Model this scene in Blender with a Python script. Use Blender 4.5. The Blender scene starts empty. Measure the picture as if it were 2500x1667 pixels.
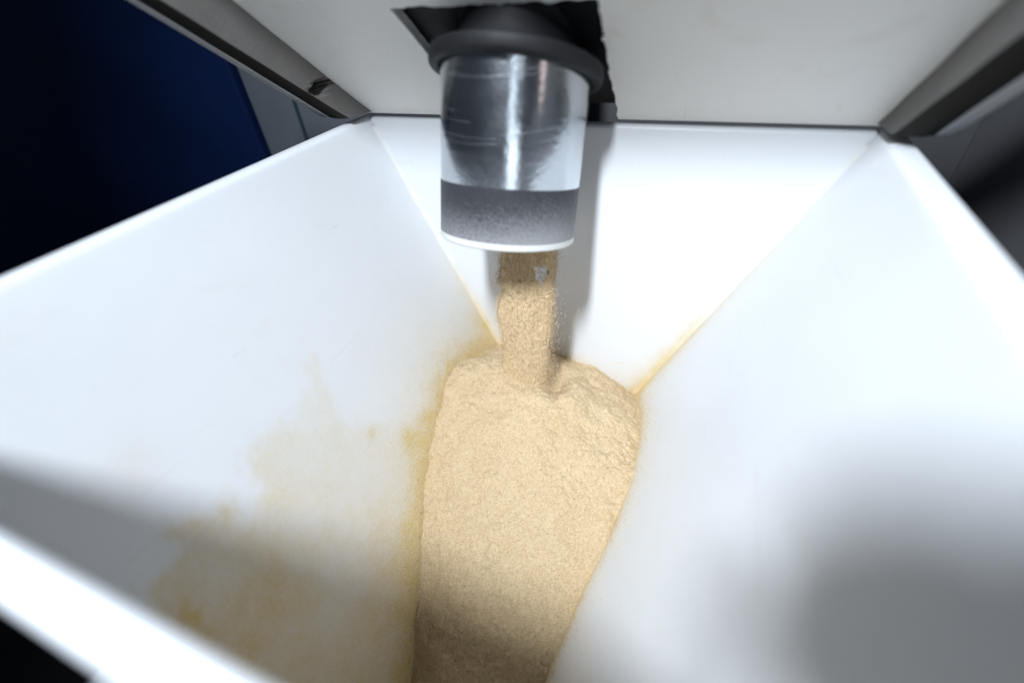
import bpy, bmesh, math, random
import numpy as np
from mathutils import Vector, Matrix

scene = bpy.context.scene
COL = scene.collection
rng = np.random.default_rng(7)
random.seed(7)

# ------------------------------------------------------------------ camera
RM = [[0.92789758, 0.18494681, -0.32372946],
      [0.36633415, -0.61370282, 0.69940556],
      [-0.06932085, -0.76756988, -0.6372057]]
CAM = Vector((0.0, 0.0, 0.15))
RIGHT = Vector((RM[0][0], RM[1][0], RM[2][0]))
UP = -Vector((RM[0][1], RM[1][1], RM[2][1]))
FWD = Vector((RM[0][2], RM[1][2], RM[2][2]))
cd = bpy.data.cameras.new('camera')
cd.sensor_width = 36.0
cd.lens = 15.88
cd.clip_start = 0.004
cd.clip_end = 60.0
cd.dof.use_dof = True
cd.dof.focus_distance = 0.60
cd.dof.aperture_fstop = 1.25
cam = bpy.data.objects.new('camera', cd)
m = Matrix.Identity(4)
for i in range(3):
    m[i][0], m[i][1], m[i][2], m[i][3] = RIGHT[i], UP[i], -FWD[i], CAM[i]
cam.matrix_world = m
COL.objects.link(cam)
scene.camera = cam

# ------------------------------------------------------------------ room light (indoors: dim ambient + lamps)
world = bpy.data.worlds.new('World')
scene.world = world
world.use_nodes = True
bg = world.node_tree.nodes['Background']
bg.inputs[0].default_value = (0.55, 0.66, 0.85, 1)
bg.inputs[1].default_value = 0.05


def strip_lamp(name, loc, target, power, sx, sy, color, spread=180, shape='RECTANGLE'):
    d = bpy.data.lights.new(name, 'AREA')
    d.shape = shape; d.size = sx; d.size_y = sy; d.spread = math.radians(spread); d.energy = power; d.color = color
    o = bpy.data.objects.new(name, d)
    o.location = loc
    o.rotation_euler = (Vector(target) - Vector(loc)).to_track_quat('-Z', 'Y').to_euler()
    COL.objects.link(o)


# the work lamp over the hopper
strip_lamp('work_lamp', (-0.12, -0.43, 1.06), (-0.04, 0.42, -0.15), 10.0, 0.11, 0.28, (0.84, 0.915, 1.0), 84, 'ELLIPSE')
# far lamps of the room, seen as streaks in the steel pipe
strip_lamp('tall_window_light', (1.05, -2.3, 0.55), (-0.2, 0.4, 0.0), 9.0, 0.85, 1.4, (0.80, 0.90, 1.0))
strip_lamp('warm_tube_light', (2.6, -0.95, 0.95), (-0.2, 0.4, 0.0), 1.4, 0.16, 1.0, (1.0, 0.80, 0.74))

vs = scene.view_settings
vs.view_transform = 'Standard'
vs.look = 'None'
vs.exposure = 0.0
vs.gamma = 1.0
vs.use_curve_mapping = False
scene.render.engine = 'CYCLES'
scene.cycles.max_bounces = 8
scene.cycles.diffuse_bounces = 6
scene.cycles.glossy_bounces = 4
scene.cycles.caustics_reflective = False
scene.cycles.use_denoising = True


# ------------------------------------------------------------------ helpers
def tag(o, label=None, cat=None, group=None, kind=None):
    if label: o['label'] = label
    if cat: o['category'] = cat
    if group: o['group'] = group
    if kind: o['kind'] = kind
    return o


def empty(name, loc=(0, 0, 0)):
    o = bpy.data.objects.new(name, None)
    o.empty_display_size = 0.05
    o.location = loc
    COL.objects.link(o)
    return o


def mesh_obj(name, verts, faces, mat, parent=None, smooth=False):
    me = bpy.data.meshes.new(name)
    me.from_pydata([tuple(v) for v in verts], [], [tuple(f) for f in faces])
    me.validate()
    me.update()
    return link(name, me, mat, parent, smooth)


def link(name, me, mat, parent=None, smooth=False):
    if smooth:
        me.polygons.foreach_set('use_smooth', [True] * len(me.polygons))
    me.materials.append(mat)
    o = bpy.data.objects.new(name, me)
    COL.objects.link(o)
    if parent is not None:
        o.parent = parent
        root = parent
        while root.parent: root = root.parent
        if parent is root: o.matrix_parent_inverse = Matrix.Translation(-Vector(root.location))
    return o


def bm_obj(name, bm, mat, parent=None, smooth=False):
    bmesh.ops.recalc_face_normals(bm, faces=bm.faces)
    me = bpy.data.meshes.new(name)
    bm.to_mesh(me)
    bm.free()
    return link(name, me, mat, parent, smooth)


def hexa(bm, pts):
    """eight points: bottom ring 0-3, top ring 4-7"""
    v = [bm.verts.new(p) for p in pts]
    for f in ((3, 2, 1, 0), (4, 5, 6, 7), (0, 1, 5, 4), (1, 2, 6, 5), (2, 3, 7, 6), (3, 0, 4, 7)):
        bm.faces.new([v[i] for i in f])


def box(bm, x0, x1, y0, y1, z0, z1):
    hexa(bm, [(x0, y0, z0), (x1, y0, z0), (x1, y1, z0), (x0, y1, z0),
              (x0, y0, z1), (x1, y0, z1), (x1, y1, z1), (x0, y1, z1)])


def bevel(bm, w, seg=3):
    bmesh.ops.bevel(bm, geom=list(bm.edges), offset=w, segments=seg, profile=0.5, affect='EDGES')


def vnoise(x, y, seed=0):
    """smooth value noise, arrays in, about -1..1 out"""
    xi = np.floor(x).astype(np.int64); yi = np.floor(y).astype(np.int64)
    fx = x - xi; fy = y - yi
    fx = fx * fx * fx * (fx * (fx * 6 - 15) + 10); fy = fy * fy * fy * (fy * (fy * 6 - 15) + 10)

    def h(a, b):
        n = (a * 374761393 + b * 668265263 + seed * 974711 + 1013) & 0x7fffffff
        n = ((n ^ (n >> 13)) * 1274126177) & 0x7fffffff
        n = (n ^ (n >> 16)) & 0xffff
        return n / 32767.5 - 1.0
    a = h(xi, yi); b = h(xi + 1, yi); c = h(xi, yi + 1); d = h(xi + 1, yi + 1)
    return (a * (1 - fx) + b * fx) * (1 - fy) + (c * (1 - fx) + d * fx) * fy


def fbm(x, y, oct=4, seed=0):
    s = 0; a = 1.0; t = 0
    for k in range(oct):
        s = s + a * vnoise(x * 2 ** k + 17.3 * k, y * 2 ** k - 9.1 * k, seed + k)
        t += a; a *= 0.5
    return s / t


def sstep(a, b, v):
    t = np.clip((v - a) / (b - a), 0, 1)
    return t * t * (3 - 2 * t)


# ------------------------------------------------------------------ materials
def new_mat(name):
    mt = bpy.data.materials.new(name)
    mt.use_nodes = True
    nt = mt.node_tree
    return mt, nt, nt.nodes['Principled BSDF']


def N(nt, typ, **kw):
    n = nt.nodes.new(typ)
    for k, v in kw.items():
        if k.startswith('i_'):
            key = k[2:]
            n.inputs[int(key) if key.isdigit() else key.replace('_', ' ')].default_value = v
        else:
            setattr(n, k, v)
    return n


def mixc(nt, fac, a, b, blend='MIX'):
    n = nt.nodes.new('ShaderNodeMix')
    n.data_type = 'RGBA'
    n.blend_type = blend
    for sock, v in ((n.inputs[0], fac), (n.inputs[6], a), (n.inputs[7], b)):
        if hasattr(v, 'is_linked') or hasattr(v, 'links'):
            nt.links.new(v, sock)
        else:
            sock.default_value = v
    return n.outputs[2]


def math_n(nt, op, a, b=None, clamp=False):
    n = nt.nodes.new('ShaderNodeMath')
    n.operation = op
    n.use_clamp = clamp
    for sock, v in zip(n.inputs, (a, b)):
        if v is None: continue
        if hasattr(v, 'links'):
            nt.links.new(v, sock)
        else:
            sock.default_value = v
    return n.outputs[0]


def ramp(nt, fac, stops):
    n = nt.nodes.new('ShaderNodeValToRGB')
    e = n.color_ramp.elements
    while len(e) > 1: e.remove(e[-1])
    e[0].position, e[0].color = stops[0]
    for p, c in stops[1:]:
        x = e.new(p); x.color = c
    nt.links.new(fac, n.inputs[0])
    return n.outputs[0]


def grey(v): return (v, v, v, 1)


def noise(nt, vec, scale, detail=4, rough=0.55, dist=0.0):
    n = N(nt, 'ShaderNodeTexNoise', i_Scale=scale, i_Detail=detail, i_Roughness=rough, i_Distortion=dist)
    nt.links.new(vec, n.inputs['Vector'])
    return n.outputs['Fac']


def coords(nt, scale=None):
    tc = N(nt, 'ShaderNodeTexCoord')
    v = tc.outputs['Object']
    if scale:
        mp = N(nt, 'ShaderNodeMapping')
        mp.inputs['Scale'].default_value = scale
        nt.links.new(v, mp.inputs['Vector'])
        v = mp.outputs[0]
    return v


def bump(nt, bsdf, h, strength, dist):
    b = N(nt, 'ShaderNodeBump', i_Strength=strength, i_Distance=dist)
    nt.links.new(h, b.inputs['Height'])
    nt.links.new(b.outputs[0], bsdf.inputs['Normal'])


def mat_plastic(lo=(0.665, 0.685, 0.715, 1), hi=(0.71, 0.727, 0.75, 1), smear=0.16):
    """white polyethylene sheet, with the dust film the powder leaves ('dust' attribute) and fine scuffs"""
    mt, nt, b = new_mat('white_polyethylene')
    v = coords(nt)
    big = noise(nt, v, 7.0, 3)
    base = mixc(nt, big, lo, hi)
    at = N(nt, 'ShaderNodeAttribute', attribute_name='dust')
    fine = noise(nt, v, 430.0, 3, 0.8)
    mid = noise(nt, v, 55.0, 5, 0.65, 0.6)
    k = math_n(nt, 'MULTIPLY', math_n(nt, 'ADD', math_n(nt, 'MULTIPLY', mid, 0.9), 0.55), at.outputs['Fac'])
    k = math_n(nt, 'MULTIPLY', k, math_n(nt, 'ADD', math_n(nt, 'MULTIPLY', fine, 2.2), -0.10), True)
    col = mixc(nt, k, base, (0.60, 0.455, 0.205, 1))
    # faint smears everywhere
    sm = ramp(nt, noise(nt, v, 16.0, 6, 0.7, 1.2), [(0.56, grey(0)), (0.78, grey(smear))])
    col = mixc(nt, sm, col, (0.62, 0.52, 0.36, 1))
    # fine scratches in two directions, sparse specks of stuck meal
    for rot, sc_ in (((0.3, 0.2, 0.5), (6, 420, 60)), ((0.9, -0.5, 2.1), (380, 7, 50))):
        mp = N(nt, 'ShaderNodeMapping'); mp.inputs['Scale'].default_value = sc_; mp.inputs['Rotation'].default_value = rot
        nt.links.new(v, mp.inputs['Vector'])
        ln = ramp(nt, noise(nt, mp.outputs[0], 1.0, 2, 0.5, 0.8), [(0.695, grey(0)), (0.72, grey(0.20)), (0.76, grey(0.05))])
        col = mixc(nt, ln, col, (0.46, 0.45, 0.42, 1))
    sv = N(nt, 'ShaderNodeTexVoronoi', i_Scale=34.0); nt.links.new(v, sv.inputs['Vector'])
    ss = N(nt, 'ShaderNodeSeparateColor'); nt.links.new(sv.outputs['Color'], ss.inputs[0])
    dot = math_n(nt, 'LESS_THAN', sv.outputs['Distance'], math_n(nt, 'MULTIPLY', math_n(nt, 'SUBTRACT', ss.outputs[0], 0.72), 0.13))
    col = mixc(nt, math_n(nt, 'MULTIPLY', dot, 0.55), col, (0.50, 0.38, 0.20, 1))
    nt.links.new(col, b.inputs['Base Color'])
    r = math_n(nt, 'ADD', math_n(nt, 'MULTIPLY', k, 0.45), math_n(nt, 'ADD', math_n(nt, 'MULTIPLY', mid, 0.16), 0.30), True)
    nt.links.new(r, b.inputs['Roughness'])
    b.inputs['Specular IOR Level'].default_value = 0.35
    # hand-cut sheet: slight waviness, scuffs
    sc = N(nt, 'ShaderNodeMapping'); sc.inputs['Scale'].default_value = (30, 260, 30); sc.inputs['Rotation'].default_value = (0.4, 0.7, 0.9)
    nt.links.new(v, sc.inputs['Vector'])
    scr = noise(nt, sc.outputs[0], 1.0, 2, 0.5, 0.3)
    h = math_n(nt, 'ADD', math_n(nt, 'MULTIPLY', noise(nt, v, 12.0, 3), 3.0), math_n(nt, 'MULTIPLY', scr, 0.12))
    h = math_n(nt, 'ADD', h, math_n(nt, 'MULTIPLY', fine, math_n(nt, 'MULTIPLY', k, 0.5)))
    bump(nt, b, h, 0.25, 0.0012)
    return mt


def mat_powder(stream=False):
    mt, nt, b = new_mat('tan_powder_falling' if stream else 'tan_powder')
    v = coords(nt, (1, 1, 0.35) if stream else None)
    n1 = noise(nt, v, 22.0, 5, 0.6)
    n2 = noise(nt, v, 430.0, 3, 0.7)
    n3 = noise(nt, v, 900.0, 2, 0.7)
    vo = N(nt, 'ShaderNodeTexVoronoi', i_Scale=900.0)
    nt.links.new(v, vo.inputs['Vector'])
    sp = N(nt, 'ShaderNodeSeparateColor'); nt.links.new(vo.outputs['Color'], sp.inputs[0])
    g = 1.14 if stream else 1.0  # falling powder's colour lifted, since its upright face catches less lamp light
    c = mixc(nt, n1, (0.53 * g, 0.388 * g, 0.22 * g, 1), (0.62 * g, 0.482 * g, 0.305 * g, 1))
    c = mixc(nt, ramp(nt, sp.outputs[0], [(0.0, grey(0.58)), (0.22, grey(0.18)), (0.40, grey(0.0))]), c, (0.27, 0.175, 0.08, 1))
    c = mixc(nt, ramp(nt, sp.outputs[1], [(0.70, grey(0)), (1.0, grey(0.5))]), c, (0.72, 0.61, 0.45, 1))
    nt.links.new(c, b.inputs['Base Color'])
    b.inputs['Roughness'].default_value = 0.95
    b.inputs['Specular IOR Level'].default_value = 0.12
    h = math_n(nt, 'ADD', math_n(nt, 'MULTIPLY', n2, 0.6), math_n(nt, 'MULTIPLY', sp.outputs[2], 0.35))
    bump(nt, b, h, 0.8, 0.0020)
    return mt


def mat_simple(name, col, rough, metal=0.0, var=0.25, scale=40.0, spec=0.5, bmp=0.0, bscale=300.0):
    mt, nt, b = new_mat(name)
    v = coords(nt)
    n1 = noise(nt, v, scale, 5, 0.6)
    lo = tuple(c * (1 - var) for c in col[:3]) + (1,)
    hi = tuple(min(1, c * (1 + var)) for c in col[:3]) + (1,)
    nt.links.new(mixc(nt, n1, lo, hi), b.inputs['Base Color'])
    nt.links.new(math_n(nt, 'ADD', math_n(nt, 'MULTIPLY', n1, 0.25), rough - 0.12, True), b.inputs['Roughness'])
    b.inputs['Metallic'].default_value = metal
    b.inputs['Specular IOR Level'].default_value = spec
    if bmp:
        bump(nt, b, noise(nt, v, bscale, 3, 0.7), bmp, 0.001)
    return mt


def mat_foam():
    mt, nt, b = new_mat('charcoal_foam_rubber')
    v = coords(nt)
    cell = N(nt, 'ShaderNodeTexVoronoi', i_Scale=900.0)
    nt.links.new(v, cell.inputs['Vector'])
    n1 = noise(nt, v, 1300.0, 2, 0.6)
    n2 = noise(nt, v, 18.0, 4)
    c = mixc(nt, n1, (0.07, 0.066, 0.063, 1), (0.21, 0.20, 0.19, 1))
    c = mixc(nt, ramp(nt, n2, [(0.5, grey(0)), (0.8, grey(0.35))]), c, (0.22, 0.20, 0.17, 1))
    nt.links.new(c, b.inputs['Base Color'])
    b.inputs['Roughness'].default_value = 0.95
    b.inputs['Specular IOR Level'].default_value = 0.2
    bump(nt, b, cell.outputs['Distance'], 0.6, 0.0008)
    return mt


def mat_steel():
    mt, nt, b = new_mat('galvanised_steel')
    v = coords(nt)
    sp = N(nt, 'ShaderNodeTexVoronoi', i_Scale=260.0)
    nt.links.new(v, sp.inputs['Vector'])
    n1 = noise(nt, v, 900.0, 3, 0.7)
    n2 = noise(nt, v, 28.0, 4)
    c = mixc(nt, n1, (0.50, 0.54, 0.58, 1), (0.76, 0.80, 0.83, 1))
    # powder dust caught on the metal, more of it towards the mouth
    sx = N(nt, 'ShaderNodeSeparateXYZ'); nt.links.new(v, sx.inputs[0])
    up = N(nt, 'ShaderNodeMapRange'); nt.links.new(sx.outputs[2], up.inputs[0])
    up.inputs[1].default_value = 0.02; up.inputs[2].default_value = -0.06
    up.inputs[3].default_value = 0.0; up.inputs[4].default_value = 0.30
    dk = math_n(nt, 'MULTIPLY', up.outputs[0], ramp(nt, n1, [(0.40, grey(0.0)), (0.62, grey(1.0))]), True)
    mp = N(nt, 'ShaderNodeMapping'); mp.inputs['Rotation'].default_value = (math.radians(16), 0, 0); mp.inputs['Scale'].default_value = (4, 4, 330)
    nt.links.new(v, mp.inputs['Vector'])
    line = ramp(nt, noise(nt, mp.outputs[0], 1.0, 1, 0.5, 0.2), [(0.64, grey(0)), (0.655, grey(0.16)), (0.675, grey(0.0))])
    dk = math_n(nt, 'ADD', dk, line, True)
    nt.links.new(mixc(nt, dk, c, (0.62, 0.64, 0.66, 1)), b.inputs['Base Color'])
    nt.links.new(math_n(nt, 'SUBTRACT', 1.0, math_n(nt, 'MULTIPLY', dk, 0.8)), b.inputs['Metallic'])
    nt.links.new(math_n(nt, 'ADD', math_n(nt, 'MULTIPLY', n2, 0.12), math_n(nt, 'ADD', 0.13, math_n(nt, 'MULTIPLY', dk, 0.5))), b.inputs['Roughness'])
    h = math_n(nt, 'ADD', math_n(nt, 'MULTIPLY', sp.outputs['Distance'], 0.3), noise(nt, v, 70.0, 3))
    mp = N(nt, 'ShaderNodeMapping'); mp.inputs['Rotation'].default_value = (math.radians(16), 0, 0); mp.inputs['Scale'].default_value = (3, 3, 420)
    nt.links.new(v, mp.inputs['Vector'])
    ring = ramp(nt, noise(nt, mp.outputs[0], 1.0, 2, 0.5), [(0.66, grey(0)), (0.70, grey(1))])
    mp2 = N(nt, 'ShaderNodeMapping'); mp2.inputs['Scale'].default_value = (330, 330, 90)
    nt.links.new(v, mp2.inputs['Vector'])
    h = math_n(nt, 'ADD', h, math_n(nt, 'MULTIPLY', noise(nt, mp2.outputs[0], 1.0, 2, 0.5, 0.5), 0.22))
    h = math_n(nt, 'ADD', h, math_n(nt, 'MULTIPLY', ring, 0.10))
    bump(nt, b, h, 0.14, 0.0015)
    return mt


def mat_frosted():
    """clear sleeve end, dusted on the inside: dark behind, speckled with pale dust towards its lower edge"""
    mt, nt, b = new_mat('dusted_clear_sleeve')
    v = coords(nt)
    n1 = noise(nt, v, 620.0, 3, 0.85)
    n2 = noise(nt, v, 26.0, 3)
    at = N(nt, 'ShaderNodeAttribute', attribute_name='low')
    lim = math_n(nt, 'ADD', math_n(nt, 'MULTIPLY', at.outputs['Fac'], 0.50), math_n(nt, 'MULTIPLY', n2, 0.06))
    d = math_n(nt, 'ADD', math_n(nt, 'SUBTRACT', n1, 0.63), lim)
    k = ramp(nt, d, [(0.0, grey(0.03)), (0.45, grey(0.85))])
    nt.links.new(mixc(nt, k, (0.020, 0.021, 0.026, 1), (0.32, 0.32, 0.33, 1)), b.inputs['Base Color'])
    b.inputs['Roughness'].default_value = 0.55
    b.inputs['Specular IOR Level'].default_value = 0.25
    b.inputs['Coat Weight'].default_value = 0.06
    b.inputs['Coat Roughness'].default_value = 0.22
    bump(nt, b, n1, 0.15, 0.0004)
    return mt


M_PL = mat_plastic()
M_LID = mat_plastic((0.80, 0.795, 0.77, 1), (0.85, 0.847, 0.83, 1), 0.30)
M_PW = mat_powder()
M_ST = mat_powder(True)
M_FOAM = mat_foam()
M_FOAM_DARK = mat_simple('dark_foam_face', (0.032, 0.030, 0.028), 0.9, var=0.3, scale=200, spec=0.15)  # darker tone for the sealing face of the foam
M_STEEL = mat_steel()
M_FROST = mat_frosted()
M_LIP = mat_simple('pale_cut_plastic_edge', (0.60, 0.61, 0.58), 0.35, var=0.08, scale=120)
M_RUB = mat_simple('black_rubber', (0.0075, 0.0075, 0.0088), 0.6, var=0.35, scale=60, spec=0.25, bmp=0.25, bscale=120)
M_HOUS = mat_simple('charcoal_painted_housing', (0.05, 0.05, 0.054), 0.6, var=0.15, scale=9, spec=0.3)
M_SIDE = mat_simple('housing_paint_lightened', (0.125, 0.125, 0.135), 0.6, var=0.15, scale=9, spec=0.3)  # housing paint made lighter to offset the grazing light on this face
M_GREY = mat_simple('grey_painted_cover', (0.11, 0.122, 0.14), 0.6, var=0.1, scale=12, spec=0.3)
M_TEAL = mat_simple('teal_seam', (0.02, 0.040, 0.052), 0.6, var=0.1)
M_BLUE = mat_simple('dark_blue_paint', (0.0005, 0.0105, 0.056), 0.65, var=0.45, scale=5, spec=0.25, bmp=0.2, bscale=500)
M_FLOOR = mat_simple('dark_floor', (0.018, 0.018, 0.02), 0.75, var=0.3, scale=6, spec=0.2)
M_ALU = mat_simple('brushed_aluminium', (0.55, 0.57, 0.60), 0.38, metal=0.9, var=0.1, scale=90)
M_BLK = mat_simple('matt_black_metal', (0.02, 0.02, 0.022), 0.5, var=0.2)
M_GLASS = mat_simple('dark_lens_glass', (0.01, 0.01, 0.014), 0.15, var=0.2)

# ------------------------------------------------------------------ dimensions of the hopper
XL, XR, YF, YB = -0.457, 0.1545, 0.005, 0.5705
A, B = 0.455, 0.02                  # wall inset per metre of depth: sides, front and back
TH = 0.0165                         # sheet thickness
DEEP = 0.62


def xl(d): return XL + A * d
def xr(d): return XR - A * d
def yb(d): return YB - B * d
def yf(d): return YF + B * d


# powder surface: thin-plate spline through spot heights
SPOT = np.array([
    # along the left wall
    (-0.289, 0.556, -0.372), (-0.302, 0.482, -0.344), (-0.307, 0.434, -0.332), (-0.297, 0.364, -0.352), (-0.285, 0.307, -0.379),
    (-0.273, 0.256, -0.406), (-0.238, 0.152, -0.481), (-0.219, 0.086, -0.524), (-0.20, 0.01, -0.565),
    # along the back wall
    (-0.225, 0.563, -0.362), (-0.161, 0.563, -0.369), (-0.084, 0.562, -0.403), (-0.028, 0.562, -0.436),
    # along the right wall
    (-0.020, 0.51, -0.400), (-0.014, 0.391, -0.371), (-0.018, 0.33, -0.376), (-0.028, 0.271, -0.400), (-0.041, 0.23, -0.428), (-0.049, 0.184, -0.449),
    (-0.060, 0.133, -0.472), (-0.085, 0.01, -0.53),
    # crown and run-out
    (-0.195, 0.45, -0.318), (-0.24, 0.44, -0.318), (-0.135, 0.43, -0.328), (-0.09, 0.42, -0.342), (-0.165, 0.36, -0.340), (-0.16, 0.27, -0.388), (-0.155, 0.18, -0.445),
    (-0.15, 0.09, -0.495)])


def tps_fit(P, z, lam=2e-5):
    d = np.linalg.norm(P[:, None] - P[None], axis=2)
    K = np.where(d > 0, d * d * np.log(d + 1e-12), 0) + lam * np.eye(len(P))
    Q = np.c_[np.ones(len(P)), P]
    M = np.block([[K, Q], [Q.T, np.zeros((3, 3))]])
    return np.linalg.solve(M, np.r_[z, 0, 0, 0])


_W = tps_fit(SPOT[:, :2], SPOT[:, 2])


def pile_z(x, y):
    x = np.asarray(x, float); y = np.asarray(y, float)
    out = _W[-3] + _W[-2] * x + _W[-1] * y
    for i, (px, py, _) in enumerate(SPOT):
        r2 = (x - px) ** 2 + (y - py) ** 2
        out = out + _W[i] * 0.5 * r2 * np.log(r2 + 1e-14)
    # crater to the right of the falling stream and a rim beyond it
    out = out - 0.022 * np.exp(-(((x + 0.147) / 0.017) ** 2 + ((y - 0.468) / 0.035) ** 2))
    out = out + 0.010 * np.exp(-(((x + 0.112) / 0.022) ** 2 + ((y - 0.445) / 0.04) ** 2))
    return out


# level of the powder on each side wall (depth below the rim as a function of y)
YS = np.linspace(0.0, 0.575, 120)


def edge_depth(side):
    out = []
    for y in YS:
        d = 0.4
        for _ in range(25):
            x = xl(d) if side < 0 else xr(d)
            d = 0.5 * d + 0.5 * float(-pile_z(x, y))
        out.append(d)
    return np.array(out)


D_L, D_R = edge_depth(-1), edge_depth(1)

# outline of the dust film on the left wall (y, depth)
FILM = np.array([(0.358, 0.347), (0.315, 0.31), (0.285, 0.304), (0.265, 0.278), (0.243, 0.262), (0.243, 0.239), (0.253, 0.218), (0.266, 0.195), (0.268, 0.175),
                 (0.254, 0.18), (0.238, 0.202), (0.211, 0.212), (0.193, 0.198), (0.166, 0.201), (0.146, 0.209), (0.14, 0.227), (0.124, 0.238), (0.103, 0.244), (0.109, 0.22),
                 (0.092, 0.216), (0.079, 0.207), (0.067, 0.203), (0.06, 0.221), (0.049, 0.217), (0.034, 0.221), (0.017, 0.235), (0.003, 0.259), (-0.02, 0.294), (-0.04, 0.452),
                 (0.0, 0.64), (0.36, 0.64)])


def poly_sd(P, x, y):
    """signed distance, positive inside"""
    best = np.full(x.shape, 9.0); ins = np.zeros(x.shape, bool)
    n = len(P)
    for i in range(n):
        a = P[i]; b = P[(i + 1) % n]
        e = b - a
        t = np.clip(((x - a[0]) * e[0] + (y - a[1]) * e[1]) / (e @ e), 0, 1)
        best = np.minimum(best, np.hypot(x - a[0] - t * e[0], y - a[1] - t * e[1]))
        c = ((a[1] > y) != (b[1] > y))
        with np.errstate(divide='ignore', invalid='ignore'):
            xc = a[0] + (y - a[1]) * e[0] / (e[1] if e[1] else 1e-9)
        ins ^= c & (x < xc)
    return np.where(ins, best, -best)


def dust_left(y, d):
    dp = np.interp(y, YS, D_L)
    up = dp - d
    up = up + 0.010 * fbm(y * 60, d * 60, 4, 25)
    v = 0.55 * np.exp(-np.clip(up, 0, 1) / 0.016) + 0.55 * np.exp(-np.clip(up, 0, 1) / 0.055) + 0.12 * np.exp(-np.clip(up, 0, 1) / 0.13)
    wob = 0.010 * fbm(y * 45, d * 45, 4, 3)
    sd = poly_sd(FILM, y + wob, d + 0.010 * fbm(y * 45 + 9, d * 45, 4, 8))
    sd = sd + 0.010 * fbm(y * 160, d * 160, 3, 15)
    film = sstep(-0.018, 0.022, sd) * (0.33 + 0.24 * fbm(y * 16, d * 16, 4, 5)) + 0.12 * sstep(-0.004, 0.006, sd) * np.exp(-np.clip(sd, 0, 1) / 0.012)
    film = film * (0.75 + 0.9 * sstep(0.24, 0.05, y))
    v = v + film
    v = v + 0.28 * np.exp(-((y - 0.079) / 0.02) ** 2 - ((d - 0.145) / 0.018) ** 2) * (0.6 + 0.6 * fbm(y * 60, d * 60, 3, 2))
    v = v + 0.75 * np.exp(-((y - 0.026 + 0.003 * np.sin(d * 400)) / 0.005) ** 2 - ((d - 0.257) / 0.009) ** 2)
    v = v + 0.35 * np.exp(-((y - 0.262) / 0.008) ** 2 - ((d - 0.287) / 0.007) ** 2) + 0.35 * np.exp(-((y - 0.297) / 0.012) ** 2 - ((d - 0.335) / 0.014) ** 2)
    v = v + 0.5 * np.exp(-((y - 0.253) / 0.0022) ** 2 - ((d - 0.124) / 0.0022) ** 2)
    ce = np.clip(yb(d) - y, 0, 1)                       # along the corner with the back wall
    v = v + 0.55 * np.exp(-ce / 0.022) * sstep(0.10, 0.36, d) + 0.45 * np.exp(-ce / 0.05) * sstep(0.27, 0.37, d)
    return np.clip(v, 0, 1)


def dust_right(y, d):
    dp = np.interp(y, YS, D_R)
    up = dp - d
    v = 0.65 * np.exp(-np.clip(up, 0, 1) / 0.010) + 0.26 * np.exp(-np.clip(up, 0, 1) / 0.035)
    ce = np.clip(yb(d) - y, 0, 1)
    v = v + 0.75 * np.exp(-ce / 0.020) * sstep(0.14, 0.42, d) * (1 + 0.4 * fbm(y * 70, d * 40, 3, 4)) + 0.38 * np.exp(-ce / 0.024) * sstep(0.02, 0.14, d)
    st = np.clip(0.6 - np.abs(fbm(y * 22 + d * 30, d * 160 - y * 40, 3, 12)) * 6, 0, 1)
    v = v + 0.10 * st * sstep(0.2, 0.02, np.abs(d - 0.25)) * sstep(0.12, 0.3, y)
    lo = sstep(0.16, 0.08, y) * sstep(0.06, 0.0, up)
    return np.clip(v + 0.30 * lo, 0, 1)


def dust_back(x, d):
    up = -pile_z(x, np.full(np.shape(x), 0.56)) - d
    v = 0.30 * np.exp(-np.clip(up, 0, 1) / 0.010) + 0.08 * np.exp(-np.clip(up, 0, 1) / 0.04)
    v = v + 0.35 * np.exp(-np.clip(x - xl(d), 0, 1) / 0.012) * sstep(0.1, 0.33, d)
    v = v + (0.65 * sstep(0.12, 0.4, d) + 0.25 * sstep(0.03, 0.2, d)) * np.exp(-np.clip(xr(d) - x, 0, 1) / 0.016) * (1 + 0.4 * fbm(x * 70, d * 40, 3, 14))
    v = v + 0.3 * np.exp(-((x + 0.068) / 0.006) ** 2 - ((d - 0.362) / 0.002) ** 2)
    return np.clip(v, 0, 1)


# profile of a sheet: inner face bottom to top, rounded rim, outer face. (offset outwards, depth)
RR = 0.005
NIN = 110
PROF = [(0.0, DEEP + (RR - DEEP) * i / NIN) for i in range(NIN + 1)]
for k in range(1, 6):
    t = math.pi / 2 * k / 5
    PROF.append((RR - RR * math.cos(t), RR - RR * math.sin(t)))
for k in range(0, 6):
    t = math.pi / 2 * k / 5
    PROF.append((TH - RR + RR * math.sin(t), RR - RR * math.cos(t)))
PROF.append((TH, DEEP))


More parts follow.
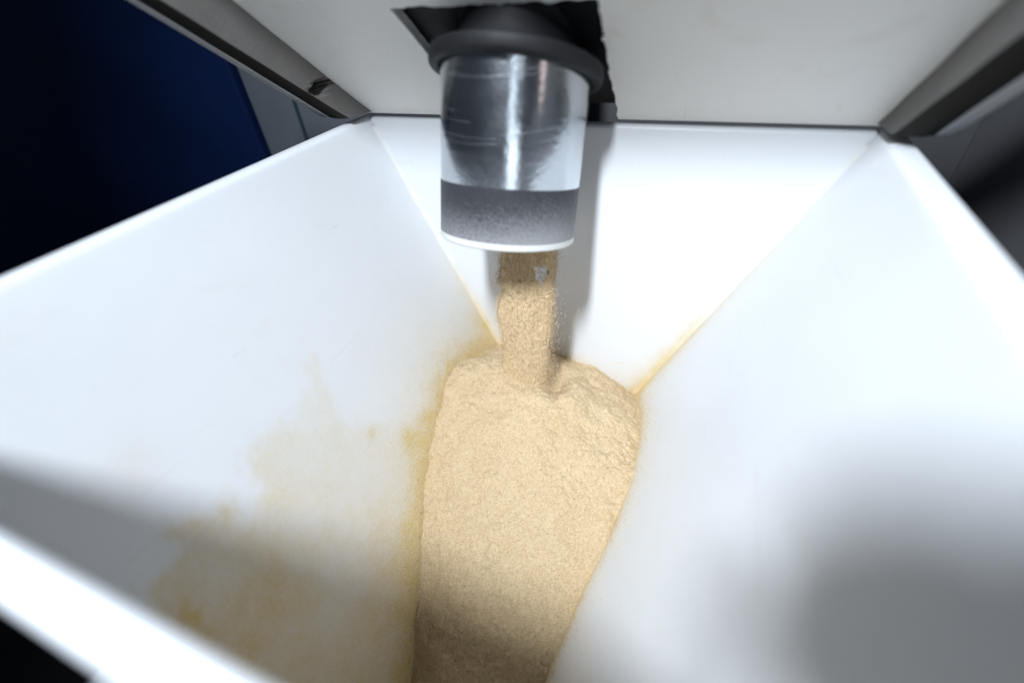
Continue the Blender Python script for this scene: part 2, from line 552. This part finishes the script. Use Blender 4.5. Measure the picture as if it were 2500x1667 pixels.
def sheet(name, place, dustf, n, parent, extra=0.0):
    """place(offset, depth, t) -> world point and the wall coordinate for the dust"""
    verts = []; du = []
    for (o, d) in PROF:
        o = o + (extra if o > TH / 2 else 0)
        for j in range(n + 1):
            p, w = place(o, d, j / n)
            verts.append(p); du.append(w)
    r = len(PROF); c = n + 1
    faces = []
    for i in range(r - 1):
        for j in range(n):
            faces.append((i * c + j, i * c + j + 1, (i + 1) * c + j + 1, (i + 1) * c + j))
    for j in range(n):                                   # bottom
        faces.append(((r - 1) * c + j, (r - 1) * c + j + 1, j + 1, j))
    faces.append([i * c for i in range(r)])
    faces.append([i * c + n for i in range(r)][::-1])
    bm = bmesh.new()
    vv = [bm.verts.new(p) for p in verts]
    for f in faces: bm.faces.new([vv[i] for i in f])
    bmesh.ops.recalc_face_normals(bm, faces=bm.faces)
    me = bpy.data.meshes.new(name)
    bm.to_mesh(me); bm.free()
    du = np.array(du)
    val = dustf(du[:, 0], du[:, 1])
    inner = np.repeat([1.0 if k <= NIN else 0.0 for k in range(r)], c)
    at = me.attributes.new('dust', 'FLOAT', 'POINT')
    at.data.foreach_set('value', (val * inner).astype(np.float32))
    o = link(name, me, M_PL, parent, False)
    me.polygons.foreach_set('use_smooth', [len(p.vertices) == 4 for p in me.polygons])
    me.update()
    return o


hopper = empty('hopper', (-0.15, 0.285, -0.62))
tag(hopper, 'white plastic hopper with sloping sides, half filled with tan powder', 'hopper')


def ylen(d, t): return (yf(d) - TH) + t * (yb(d) + TH - yf(d) + TH)


sheet('side_wall', lambda o, d, t: ((xl(d) - o, ylen(d, t), -d), (ylen(d, t), d)), dust_left, 130, hopper)
sheet('side_wall', lambda o, d, t: ((xr(d) + o, ylen(d, t), -d), (ylen(d, t), d)), dust_right, 130, hopper, 0.006)


def xlen(d, t): return xl(d) - 0.0012 + t * (xr(d) - xl(d) + 0.0024)


sheet('back_wall', lambda o, d, t: ((xlen(d, t), yb(d) + o, -d - 0.0012), (xlen(d, t), d)), dust_back, 120, hopper)
sheet('front_wall', lambda o, d, t: ((xlen(d, t), yf(d) - o, -d - 0.0012), (xlen(d, t), d)), lambda x, d: 0.25 * sstep(0.15, 0.5, d), 60, hopper)


# hand-welded fillets in the two far corners
def weld(sign):
    verts = []; faces = []; du = []
    n = 90
    for i in range(n + 1):
        d = 0.012 + (0.40 if sign < 0 else 0.44) * i / n
        w = 0.0060 + 0.0010 * math.sin(i * 0.31) + 0.0008 * math.sin(i * 0.83 + 1)
        cx = xl(d) if sign < 0 else xr(d)
        for t in (-0.15, 0.12, 0.3, 0.5, 0.7, 0.88, 1.15):
            # concave fillet from side wall to back wall
            a = math.pi / 2 * t
            ox = w * (1 - math.sin(a)) if t < 1 else -0.0006
            oy = w * (1 - math.cos(a)) if t > 0 else -0.0006
            if t < 0: ox, oy = w * 1.1, -0.0006
            if t > 1: ox, oy = -0.0006, w * 1.1
            verts.append((cx - sign * ox, yb(d) - oy, -d)); du.append(0.12 + 0.75 * float(sstep(0.15, 0.40, d)))
    for i in range(n):
        for j in range(6):
            faces.append((i * 7 + j, i * 7 + j + 1, (i + 1) * 7 + j + 1, (i + 1) * 7 + j))
    o = mesh_obj('weld_bead', verts, faces, M_PL, hopper, True)
    at = o.data.attributes.new('dust', 'FLOAT', 'POINT')
    at.data.foreach_set('value', np.array(du, np.float32))


weld(-1); weld(1)

# steel frame that carries the hopper (below the rim, mostly out of sight)
for x in (-0.40, 0.10):
    for y in (-0.03, 0.60):
        bm = bmesh.new()
        box(bm, x - 0.015, x + 0.015, y - 0.0105, y + 0.0105, -1.10, -0.30)
        bevel(bm, 0.002, 1)
        bm_obj('leg', bm, M_ALU, hopper)
bm = bmesh.new()
hexa(bm, [(-0.223, -0.042, -0.14), (-0.165, -0.042, -0.14), (-0.165, -0.013, -0.14), (-0.223, -0.013, -0.14),
          (-0.223, -0.040, -0.095), (-0.165, -0.040, -0.095), (-0.165, -0.0135, -0.095), (-0.223, -0.0135, -0.095)])
bevel(bm, 0.002, 2)
bm_obj('bracket', bm, M_ALU, hopper)

# ------------------------------------------------------------------ powder in the hopper
NX, NY = 230, 470
ys = np.linspace(0.012, 0.566, NY)
dl = np.interp(ys, YS, D_L); dr = np.interp(ys, YS, D_R)
x0 = XL + A * dl - 0.004; x1 = XR - A * dr + 0.004
T = np.linspace(0, 1, NX)
GX = x0[:, None] + T[None] * (x1 - x0)[:, None]
GY = np.repeat(ys[:, None], NX, 1)
GZ = pile_z(GX, GY)
rough = 0.0085 * fbm(GX * 20, GY * 20, 4, 21) + 0.0042 * fbm(GX * 70, GY * 58, 4, 31) + 0.0014 * fbm(GX * 300, GY * 330, 3, 41)
# broken, crumbly steps where the heap has slumped
cr = fbm(GX * 55 + 2.0 * fbm(GX * 15, GY * 15, 2, 2), GY * 80 + 2.0 * fbm(GX * 15 + 40, GY * 15, 2, 6), 4, 51)
rough = rough + 0.0012 * (sstep(-0.12, 0.12, cr) - 0.5) * sstep(-0.15, 0.35, fbm(GX * 13, GY * 13, 3, 61))
rough = rough + 0.0030 * fbm(GX * 60, GY * 120, 4, 71) * sstep(0.32, 0.16, GY)
rough = rough + rng.normal(0, 0.00045, GX.shape)
GZ = GZ + rough + 0.002 * np.exp(-np.minimum(GX - x0[:, None], x1[:, None] - GX) / 0.006)
verts = np.c_[GX.ravel(), GY.ravel(), GZ.ravel()]
I = np.arange(NX * NY).reshape(NY, NX)
faces = np.c_[I[:-1, :-1].ravel(), I[:-1, 1:].ravel(), I[1:, 1:].ravel(), I[1:, :-1].ravel()]
pile = mesh_obj('powder_pile', verts.tolist(), faces.tolist(), M_PW, None, True)
tag(pile, 'heap of fine tan powder filling the bottom of the white hopper', 'powder', kind='stuff')

# ------------------------------------------------------------------ lid: panel with a sawn opening, side flanges, foam strips
LA = math.radians(44)
LDIR = Vector((0, -math.cos(LA), math.sin(LA)))       # up the lid
LN = Vector((0, -math.sin(LA), -math.cos(LA)))        # out of its lower face, towards the hopper
LO = Vector((0, YB + 0.004, 0.004))
LEN = 0.33


def lid(x, s, p=0.0): return Vector((x, 0, 0)) + LO + LDIR * s + LN * p


def xin_l(s): return -0.452 - 0.125 * s
def xin_r(s): return 0.150 + 0.085 * s


bm = bmesh.new()
outer = [(xin_l(0) - 0.034, 0.0), (xin_r(0) + 0.030, 0.0), (xin_r(LEN) + 0.030, LEN), (xin_l(LEN) - 0.034, LEN)]
hole_c = [(-0.284, 0.0), (-0.302, 0.178), (-0.105, 0.174), (-0.1035, 0.0)]
line = [outer[0]]
for i in range(3):
    a = np.array(hole_c[i]); b = np.array(hole_c[i + 1])
    n = 50
    e = (b - a) / np.linalg.norm(b - a); nn = np.array([-e[1], e[0]])
    w = 0.0
    for k in range(n + (i == 2)):
        amp = (0.0003, 0.0010, 0.0010)[i]
        w = 0.5 * w + amp * random.uniform(-1, 1) - (0.0022 if random.random() < 0.05 and i else 0)
        q = a + (b - a) * k / n + nn * (w if 0 < k < n else 0)
        line.append(tuple(q))
line += outer[1:]
vv = [bm.verts.new(lid(x, s_)) for x, s_ in line]
edges = [bm.edges.new((vv[i], vv[(i + 1) % len(vv)])) for i in range(len(vv))]
bmesh.ops.triangle_fill(bm, use_beauty=True, use_dissolve=False, edges=edges, normal=LN)
ret = bmesh.ops.extrude_face_region(bm, geom=list(bm.faces))
bmesh.ops.translate(bm, vec=-LN * 0.010, verts=[g for g in ret['geom'] if isinstance(g, bmesh.types.BMVert)])
lid_e = bm_obj('lid', bm, M_LID, hopper)
lid_e['label'] = 'raised white lid with a sawn square opening and grey foam strips'


# added black sheet above the lid opening, standing in for its shaded inside
bm = bmesh.new()
pts = []
for p in (-0.016, -0.0122):
    for x, s_ in ((-0.335, 0.012), (-0.07, 0.012), (-0.07, 0.215), (-0.335, 0.215)):
        pts.append(lid(x, s_, p))
hexa(bm, pts)
bm_obj('opening_shade_sheet', bm, M_RUB, lid_e)


def pfoam(s): return 0.028 + 0.075 * s


def foam(sign):
    """square foam cord on the lid; its low end is squeezed against the hopper rim"""
    xin = xin_l if sign < 0 else xin_r
    verts = []; faces = []
    n = 150
    w = 0.029
    tear = 0.078 if sign < 0 else -1
    for i in range(n + 1):
        u = i / n
        for k in range(12):                              # profile around the cord
            q = k / 12 * 4
            side = int(q); fr = q - side
            ci = [(0, 0), (0, 1), (1, 1), (1, 0)]
            a, b = ci[side], ci[(side + 1) % 4]
            cw = a[0] + (b[0] - a[0]) * fr; cp = a[1] + (b[1] - a[1]) * fr
            s0 = 0.004 + 0.034 * cp                      # slanted cut at the foot
            s = s0 + u * (LEN - s0)
            pp = pfoam(s) * cp
            rr = 0.0025
            if cp == 1 and cw in (0, 1): pp -= rr * 0.6
            foot = math.exp(-(s - s0) / 0.02)
            bulge = 0.0035 * foot * (1 if sign < 0 else 0.2)
            x = xin(s) - (bulge if cw < 0.5 else 0) * sign + sign * w * cw + sign * (0.0003 * math.sin(s * 90 + cp * 3))
            if tear > 0 and abs(s - tear - 0.012 * cp) < 0.010 and cw == 0 and 0.05 < cp < 1.0:
                g = 1 - abs(s - tear - 0.012 * cp) / 0.010
                x += sign * 0.016 * min(1, g * 2.2) * (0.75 + 0.5 * random.random())
            verts.append(lid(x, s, pp + 0.0002))
    for i in range(n):
        for k in range(12):
            faces.append((i * 12 + k, i * 12 + (k + 1) % 12, (i + 1) * 12 + (k + 1) % 12, (i + 1) * 12 + k))
    faces.append(list(range(12))[::-1]); faces.append(list(range(n * 12, n * 12 + 12)))
    bm = bmesh.new()
    vv = [bm.verts.new(v) for v in verts]
    for f in faces: bm.faces.new([vv[j] for j in f])
    fo = bm_obj('foam_strip', bm, M_FOAM, lid_e)
    fo.data.materials.append(M_FOAM_DARK)
    for f in fo.data.polygons:                            # darker material on the sealing face
        if f.normal.dot(LN) > 0.8: f.material_index = 1
    # flange outside the foam
    bm = bmesh.new()
    pts = []
    for s in (0.040, LEN):
        for (dx, p) in ((w + 0.001, 0.0), (w + 0.014, 0.0), (w + 0.014, pfoam(s) * 0.98), (w + 0.001, pfoam(s) * 0.98)):
            ss = s if p else s - (0.034 if s < 0.1 else 0)
            pts.append(lid(xin(s) + sign * dx, ss, p))
    hexa(bm, pts)
    bevel(bm, 0.0015, 2)
    bm_obj('flange', bm, M_PL, lid_e)


foam(-1); foam(1)

# ------------------------------------------------------------------ discharge pipe
PT = Vector((-0.196, 0.492, 0.065)); PB = Vector((-0.200, 0.4456, -0.0933))
PR = 0.077
PAX = (PB - PT).normalized()
PE1 = PAX.cross(Vector((0, 1, 0))).normalized()        # towards -x or +x
if PE1.x < 0: PE1 = -PE1
PE2 = PE1.cross(PAX).normalized()
if PE2.y > 0: PE2 = -PE2                               # towards the camera
PLEN = (PB - PT).length


def pp(r, phi, h): return PT + (PE1 * math.cos(phi) + PE2 * math.sin(phi)) * r + PAX * h


pipe = empty('discharge_pipe', tuple(PB))
tag(pipe, 'short galvanised steel pipe with black rubber collar pouring powder through the lid', 'pipe')


def lathe(name, prof, mat, closed=True, seg=128, tilt=0.0, tilt_below=9.0, parent=pipe, low=None, smooth=True):
    """prof: (radius, height along the axis); tilt shears the ring up towards the camera"""
    verts = []; faces = []; n = len(prof)
    for i in range(seg):
        ph = 2 * math.pi * i / seg
        for (r, h) in prof:
            verts.append(pp(r, ph, h - (tilt * r * math.sin(ph) if h < tilt_below else 0)))
    for i in range(seg):
        i2 = (i + 1) % seg
        for k in range(n if closed else n - 1):
            k2 = (k + 1) % n
            faces.append((i * n + k, i2 * n + k, i2 * n + k2, i * n + k2))
    bm = bmesh.new()
    vv = [bm.verts.new(v) for v in verts]
    for f in faces: bm.faces.new([vv[j] for j in f])
    bmesh.ops.recalc_face_normals(bm, faces=bm.faces)
    me = bpy.data.meshes.new(name); bm.to_mesh(me); bm.free()
    if low:
        at = me.attributes.new('low', 'FLOAT', 'POINT')
        vals = []
        for i in range(seg):
            ph = 2 * math.pi * i / seg
            for (r, h) in prof: vals.append(low(h, ph))
        at.data.foreach_set('value', np.array(vals, np.float32))
    o = link(name, me, mat, parent, smooth)
    if smooth:
        me.set_sharp_from_angle(angle=math.radians(35))
    return o


H1 = PLEN * 0.632            # where the steel stops and the dusted sleeve end begins
H2 = PLEN - 0.0075
lathe('steel_tube', [(PR, -0.004)] + [(PR, h) for h in np.linspace(0.018, H1, 12)] + [(PR - 0.002, H1), (PR - 0.002, 0.018), (PR - 0.002, -0.004)], M_STEEL, tilt=0.15, tilt_below=0.0)
lathe('dusted_sleeve', [(PR + 0.0002, h) for h in np.linspace(H1 - 0.0004, H2, 14)] + [(PR - 0.004, H2), (PR - 0.004, H1 - 0.0004)], M_FROST,
      low=lambda h, ph: max(0, (h - H1) / (H2 - H1)) ** 1.5 * 0.85 + 0.35 * max(0, math.cos(ph - 0.35)) ** 3 * (0.35 + 0.65 * (h - H1) / (H2 - H1)))
lathe('cut_edge', [(PR + 0.0004, H2 + 0.0002), (PR + 0.0004, PLEN - 0.0015), (PR - 0.0008, PLEN), (PR - 0.0045, PLEN), (PR - 0.0045, H2 + 0.0002)], M_LIP)
# rubber collar, lying parallel to the lid
TILT = 0.15
cprof = []
for k in range(20):
    t = 2 * math.pi * k / 20
    cprof.append((PR + 0.0060 + 0.0056 * (abs(math.cos(t)) ** 0.6) * (1 if math.cos(t) > 0 else -1), -0.0030 + 0.0075 * (abs(math.sin(t)) ** 0.6) * (1 if math.sin(t) > 0 else -1)))
lathe('rubber_collar', cprof, M_RUB, tilt=TILT)
lathe('rubber_sleeve', [(PR + 0.0035, -0.007), (0.066, -0.015), (0.058, -0.030), (0.058, -0.044), (0.0615, -0.049), (0.0615, -0.058), (0.058, -0.063), (0.058, -0.16), (0.055, -0.16), (0.055, -0.02), (PR + 0.0008, -0.005)],
      M_RUB, tilt=TILT)
# elbow back into the housing
elb = []
ctr = [pp(0, 0, -0.13), pp(0, 0, -0.20), pp(0, 0, -0.26) + Vector((0, 0.03, 0)), pp(0, 0, -0.30) + Vector((0, 0.10, -0.02)), Vector((PT.x, 0.72, PT.z + 0.29))]
verts = []; faces = []
nS = 40
for i in range(nS + 1):
    f = i / nS * (len(ctr) - 1); a = min(int(f), len(ctr) - 2); t = f - a
    P0 = ctr[max(a - 1, 0)]; P1 = ctr[a]; P2 = ctr[a + 1]; P3 = ctr[min(a + 2, len(ctr) - 1)]
    p = 0.5 * ((2 * P1) + (P2 - P0) * t + (2 * P0 - 5 * P1 + 4 * P2 - P3) * t * t + (3 * P1 - P0 - 3 * P2 + P3) * t ** 3)
    d = ((P2 - P0) * 0.5 + (2 * P0 - 5 * P1 + 4 * P2 - P3) * t + 1.5 * (3 * P1 - P0 - 3 * P2 + P3) * t * t).normalized()
    e1 = Vector((1, 0, 0)); e2 = d.cross(e1).normalized(); e1 = e2.cross(d).normalized()
    r = 0.0555 + 0.002 * math.sin(i * 2.2)
    for k in range(32):
        an = 2 * math.pi * k / 32
        verts.append(p + e1 * (r * math.cos(an)) + e2 * (r * math.sin(an)))
for i in range(nS):
    for k in range(32):
        faces.append((i * 32 + k, i * 32 + (k + 1) % 32, (i + 1) * 32 + (k + 1) % 32, (i + 1) * 32 + k))
mesh_obj('rubber_elbow', verts, faces, M_RUB, pipe, True)

# ------------------------------------------------------------------ falling powder
SL = np.array([(-0.207, -0.04), (-0.211, -0.10), (-0.213, -0.119), (-0.216, -0.141), (-0.218, -0.155), (-0.222, -0.164), (-0.2155, -0.176), (-0.222, -0.192), (-0.228, -0.212), (-0.2275, -0.232),
               (-0.2245, -0.261), (-0.226, -0.299), (-0.236, -0.335), (-0.245, -0.35)])
SR = np.array([(-0.142, -0.04), (-0.145, -0.11), (-0.146, -0.136), (-0.149, -0.155), (-0.150, -0.188), (-0.152, -0.225), (-0.157, -0.264), (-0.159, -0.307), (-0.161, -0.339), (-0.160, -0.36)])
GAP = np.array([(-0.166, -0.127), (-0.1525, -0.124), (-0.151, -0.138), (-0.1565, -0.146), (-0.1575, -0.156), (-0.161, -0.154), (-0.162, -0.147), (-0.167, -0.144)])
NZ, NA = 260, 56
zz = np.linspace(-0.045, -0.345, NZ)
lx = np.interp(-zz, -SL[:, 1], SL[:, 0]) + 0.0010 * fbm(zz * 300, zz * 0, 3, 5)
rx = np.interp(-zz, -SR[:, 1], SR[:, 0]) + 0.0007 * fbm(zz * 300, zz * 0 + 5, 3, 9)
aa = np.linspace(0, 1, NA)
sheets = []
for side in (-1, 1):
    X = lx[:, None] + aa[None] * (rx - lx)[:, None]
    Z = np.repeat(zz[:, None], NA, 1)
    dep = 0.017 * np.sqrt(np.clip(1 - (2 * aa[None] - 1) ** 2, 0, 1)) * (1 + 0.25 * fbm(X * 60, Z * 14, 3, 3 + side))
    dep = dep + 0.0016 * fbm(X * 500, Z * 160, 3, 13 + side) * np.sqrt(np.clip(1 - (2 * aa[None] - 1) ** 2, 0, 1))
    dep = dep * (1 + 0.35 * sstep(-0.27, -0.34, Z))
    Y = 0.457 + side * dep
    sheets.append(np.stack([X, Y, Z], -1))
verts = []; faces = []
for q, S in enumerate(sheets):
    base = q * NZ * NA
    verts += S.reshape(-1, 3).tolist()
    cx = S[:-1, :-1, 0]; cz = S[:-1, :-1, 2]
    if q == 1:                                            # the far side opens along the line of sight
        sd_shift = 0.031
        cx = cx + 0.36 * sd_shift; cz = cz + 0.66 * sd_shift
    sd = poly_sd(GAP, cx + 0.0012 * fbm(cx * 600, cz * 600, 2, 3), cz + 0.0015 * fbm(cx * 600, cz * 600, 2, 8))
    sd2 = np.maximum(sd, -0.0)
    keep = sd + 0.0035 * (rng.random(sd.shape) - 0.5) * (q == 0) < (0.0004 if q == 0 else -0.003)
    for i in range(NZ - 1):
        for j in range(NA - 1):
            if keep[i, j]:
                a = base + i * NA + j
                f = (a, a + 1, a + NA + 1, a + NA)
                faces.append(f if q == 0 else f[::-1])
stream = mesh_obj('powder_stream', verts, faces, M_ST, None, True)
tag(stream, 'thick stream of tan powder falling from the steel pipe', 'powder', kind='stuff')


def grains(name, P, size, mat, parent):
    n = len(P)
    tet = np.array([(1, 1, 1), (1, -1, -1), (-1, 1, -1), (-1, -1, 1)]) * 0.58
    q = rng.normal(size=(n, 4, 3)) * 0.25
    V = (P[:, None] + (tet[None] + q) * size[:, None, None]).reshape(-1, 3)
    F = (np.array([(0, 1, 2), (0, 3, 1), (0, 2, 3), (1, 3, 2)])[None] + 4 * np.arange(n)[:, None, None]).reshape(-1, 3)
    o = mesh_obj(name, V.tolist(), F.tolist(), mat, parent)
    o['kind'] = 'stuff'
    return o


# grains shed along the edges of the stream, and a haze of them by its foot
P = []
n = 8500
z = rng.uniform(-0.335, -0.09, n)
sid = rng.random(n) < 0.5
ex = np.where(sid, np.interp(-z, -SL[:, 1], SL[:, 0]), np.interp(-z, -SR[:, 1], SR[:, 0]))
off = rng.exponential(0.0017, n)
P.append(np.c_[ex + np.where(sid, -off, off), 0.457 + rng.normal(0, 0.006, n), z])
n = 1500
z = -0.335 + rng.exponential(0.05, n).clip(0, 0.21)
ex = np.interp(-z, -SR[:, 1], SR[:, 0])
P.append(np.c_[ex + rng.exponential(0.006, n), 0.46 + rng.normal(0, 0.012, n), z])
n = 300
z = rng.uniform(-0.32, -0.10, n)
P.append(np.c_[np.interp(-z, -SL[:, 1], SL[:, 0]) - rng.exponential(0.009, n), 0.457 + rng.normal(0, 0.012, n), z])
n = 420                                                        # through the gap
P.append(np.c_[rng.uniform(-0.168, -0.151, n), 0.457 + rng.normal(0, 0.006, n), rng.uniform(-0.158, -0.124, n)])
# grains all over the front of the column, standing proud of it
S0 = sheets[0]
n = 14000
ri = rng.integers(20, NZ - 1, n); ci = rng.integers(0, NA, n)
Q = S0[ri, ci] + np.c_[rng.normal(0, 0.0006, n), -rng.exponential(0.0006, n), rng.normal(0, 0.0006, n)]
Q = Q[poly_sd(GAP, Q[:, 0], Q[:, 2]) < 0.0012]
P.append(Q)
P = np.concatenate(P)
grains('loose_grains', P, rng.uniform(0.00025, 0.00075, len(P)), M_ST, stream)

# coarser crumbs lying on the heap
n = 5000
gy = rng.uniform(0.03, 0.555, n)
tt = rng.uniform(0.02, 0.98, n)
gx = np.interp(gy, ys, x0) * (1 - tt) + np.interp(gy, ys, x1) * tt
ii = np.clip(np.searchsorted(ys, gy), 0, NY - 1); jj = np.clip((tt * (NX - 1)).round().astype(int), 0, NX - 1)
gz = GZ[ii, jj] + 0.0003
grains('powder_crumbs', np.c_[gx, gy, gz], rng.uniform(0.0004, 0.0011, n) * rng.uniform(0.5, 1, n), M_PW, pile)

# meal caught on the two side walls just above the heap
n = 5200
gy = rng.uniform(0.03, 0.56, n)
sid = rng.random(n) < 0.62
dd = np.where(sid, np.interp(gy, YS, D_L), np.interp(gy, YS, D_R)) - rng.exponential(0.011, n)
gx = np.where(sid, xl(dd) + 0.0003, xr(dd) - 0.0003)
grains('clinging_meal', np.c_[gx, gy, -dd], rng.uniform(0.0003, 0.0009, n), M_PW, pile)

# ------------------------------------------------------------------ what stands around the hopper
bm = bmesh.new()
v = [bm.verts.new(p) for p in ((-6, -4, -1.10), (6, -4, -1.10), (6, 5, -1.10), (-6, 5, -1.10))]
bm.faces.new(v)
tag(bm_obj('floor', bm, M_FLOOR), kind='structure')

hs = empty('machine_housing', (0.3, 0.68, -1.1))
tag(hs, 'charcoal machine housing standing right behind the white hopper', 'machine')
bm = bmesh.new(); box(bm, -0.52, 1.60, 0.66, 1.30, -1.0995, 1.0); bevel(bm, 0.006, 2)
bm_obj('casing', bm, M_HOUS, hs)
bm = bmesh.new(); box(bm, 0.262, 1.60, -0.35, 0.6595, -1.0995, 0.14); bevel(bm, 0.006, 2)
bm_obj('side_casing', bm, M_SIDE, hs)
bm = bmesh.new(); box(bm, -0.775, -0.5205, 0.655, 1.30, -1.0995, 1.0); bevel(bm, 0.004, 2)
cov = bm_obj('side_cover', bm, M_GREY, hs)
bm = bmesh.new(); box(bm, -0.673, -0.667, 0.6525, 0.6555, -1.09, 0.99)
bm_obj('seam', bm, M_TEAL, cov)

cb = empty('blue_cabinet', (-1.5, 0.7, -1.1))
tag(cb, 'dark blue painted cabinet beside the grey cover', 'cabinet')
bm = bmesh.new(); box(bm, -2.8, -0.781, 0.645, 1.30, -1.0995, 1.2); bevel(bm, 0.002, 2)
bm_obj('cabinet_body', bm, M_BLUE, cb)

# the camera that takes the picture, on its stand: out of frame, its shadow falls on the right wall
pc = empty('photo_camera', (0.10, -0.20, -1.10))
tag(pc, 'black photo camera on a slim stand in front of the hopper', 'camera')


def cp(r, u, f): return CAM + RIGHT * r + UP * u + FWD * f


def cbox(bm, r0, r1, u0, u1, f0, f1):
    hexa(bm, [cp(r0, u0, f0), cp(r1, u0, f0), cp(r1, u0, f1), cp(r0, u0, f1), cp(r0, u1, f0), cp(r1, u1, f0), cp(r1, u1, f1), cp(r0, u1, f1)])


bm = bmesh.new(); cbox(bm, 0.004, 0.160, -0.034, 0.054, -0.098, -0.056); bevel(bm, 0.014, 4)
body = bm_obj('camera_body', bm, M_BLK, pc)
bm = bmesh.new(); cbox(bm, 0.020, 0.066, 0.050, 0.074, -0.096, -0.058); bevel(bm, 0.008, 3)
bm_obj('viewfinder', bm, M_BLK, body)
bm = bmesh.new(); cbox(bm, 0.085, 0.162, -0.034, 0.048, -0.058, -0.034); bevel(bm, 0.008, 3)
bm_obj('grip', bm, M_BLK, body)
verts = []; faces = []
prof = [(0.013, -0.060), (0.013, -0.050), (0.013, -0.042), (0.0145, -0.040), (0.0145, -0.024), (0.012, -0.022), (0.010, -0.027)]
for i in range(40):
    a = 2 * math.pi * i / 40
    for (r, f) in prof: verts.append(cp(r * math.cos(a), r * math.sin(a), f))
n = len(prof)
for i in range(40):
    for k in range(n - 1):
        faces.append((i * n + k, ((i + 1) % 40) * n + k, ((i + 1) % 40) * n + k + 1, i * n + k + 1))
faces.append([i * n + n - 1 for i in range(40)])
mesh_obj('lens_barrel', verts, faces, M_BLK, pc, True)
top = cp(0.10, -0.031, -0.078)
bm = bmesh.new()
r = bmesh.ops.create_cone(bm, cap_ends=True, segments=20, radius1=0.012, radius2=0.010, depth=top.z + 1.08)
bmesh.ops.translate(bm, verts=bm.verts, vec=(top.x, top.y, (top.z - 1.08) / 2))
bm_obj('stand_pole', bm, M_BLK, pc, True)
bm = bmesh.new()
bmesh.ops.create_cone(bm, cap_ends=True, segments=36, radius1=0.12, radius2=0.10, depth=0.02)
bmesh.ops.translate(bm, verts=bm.verts, vec=(top.x, top.y, -1.0895))
bm_obj('stand_base', bm, M_BLK, pc)
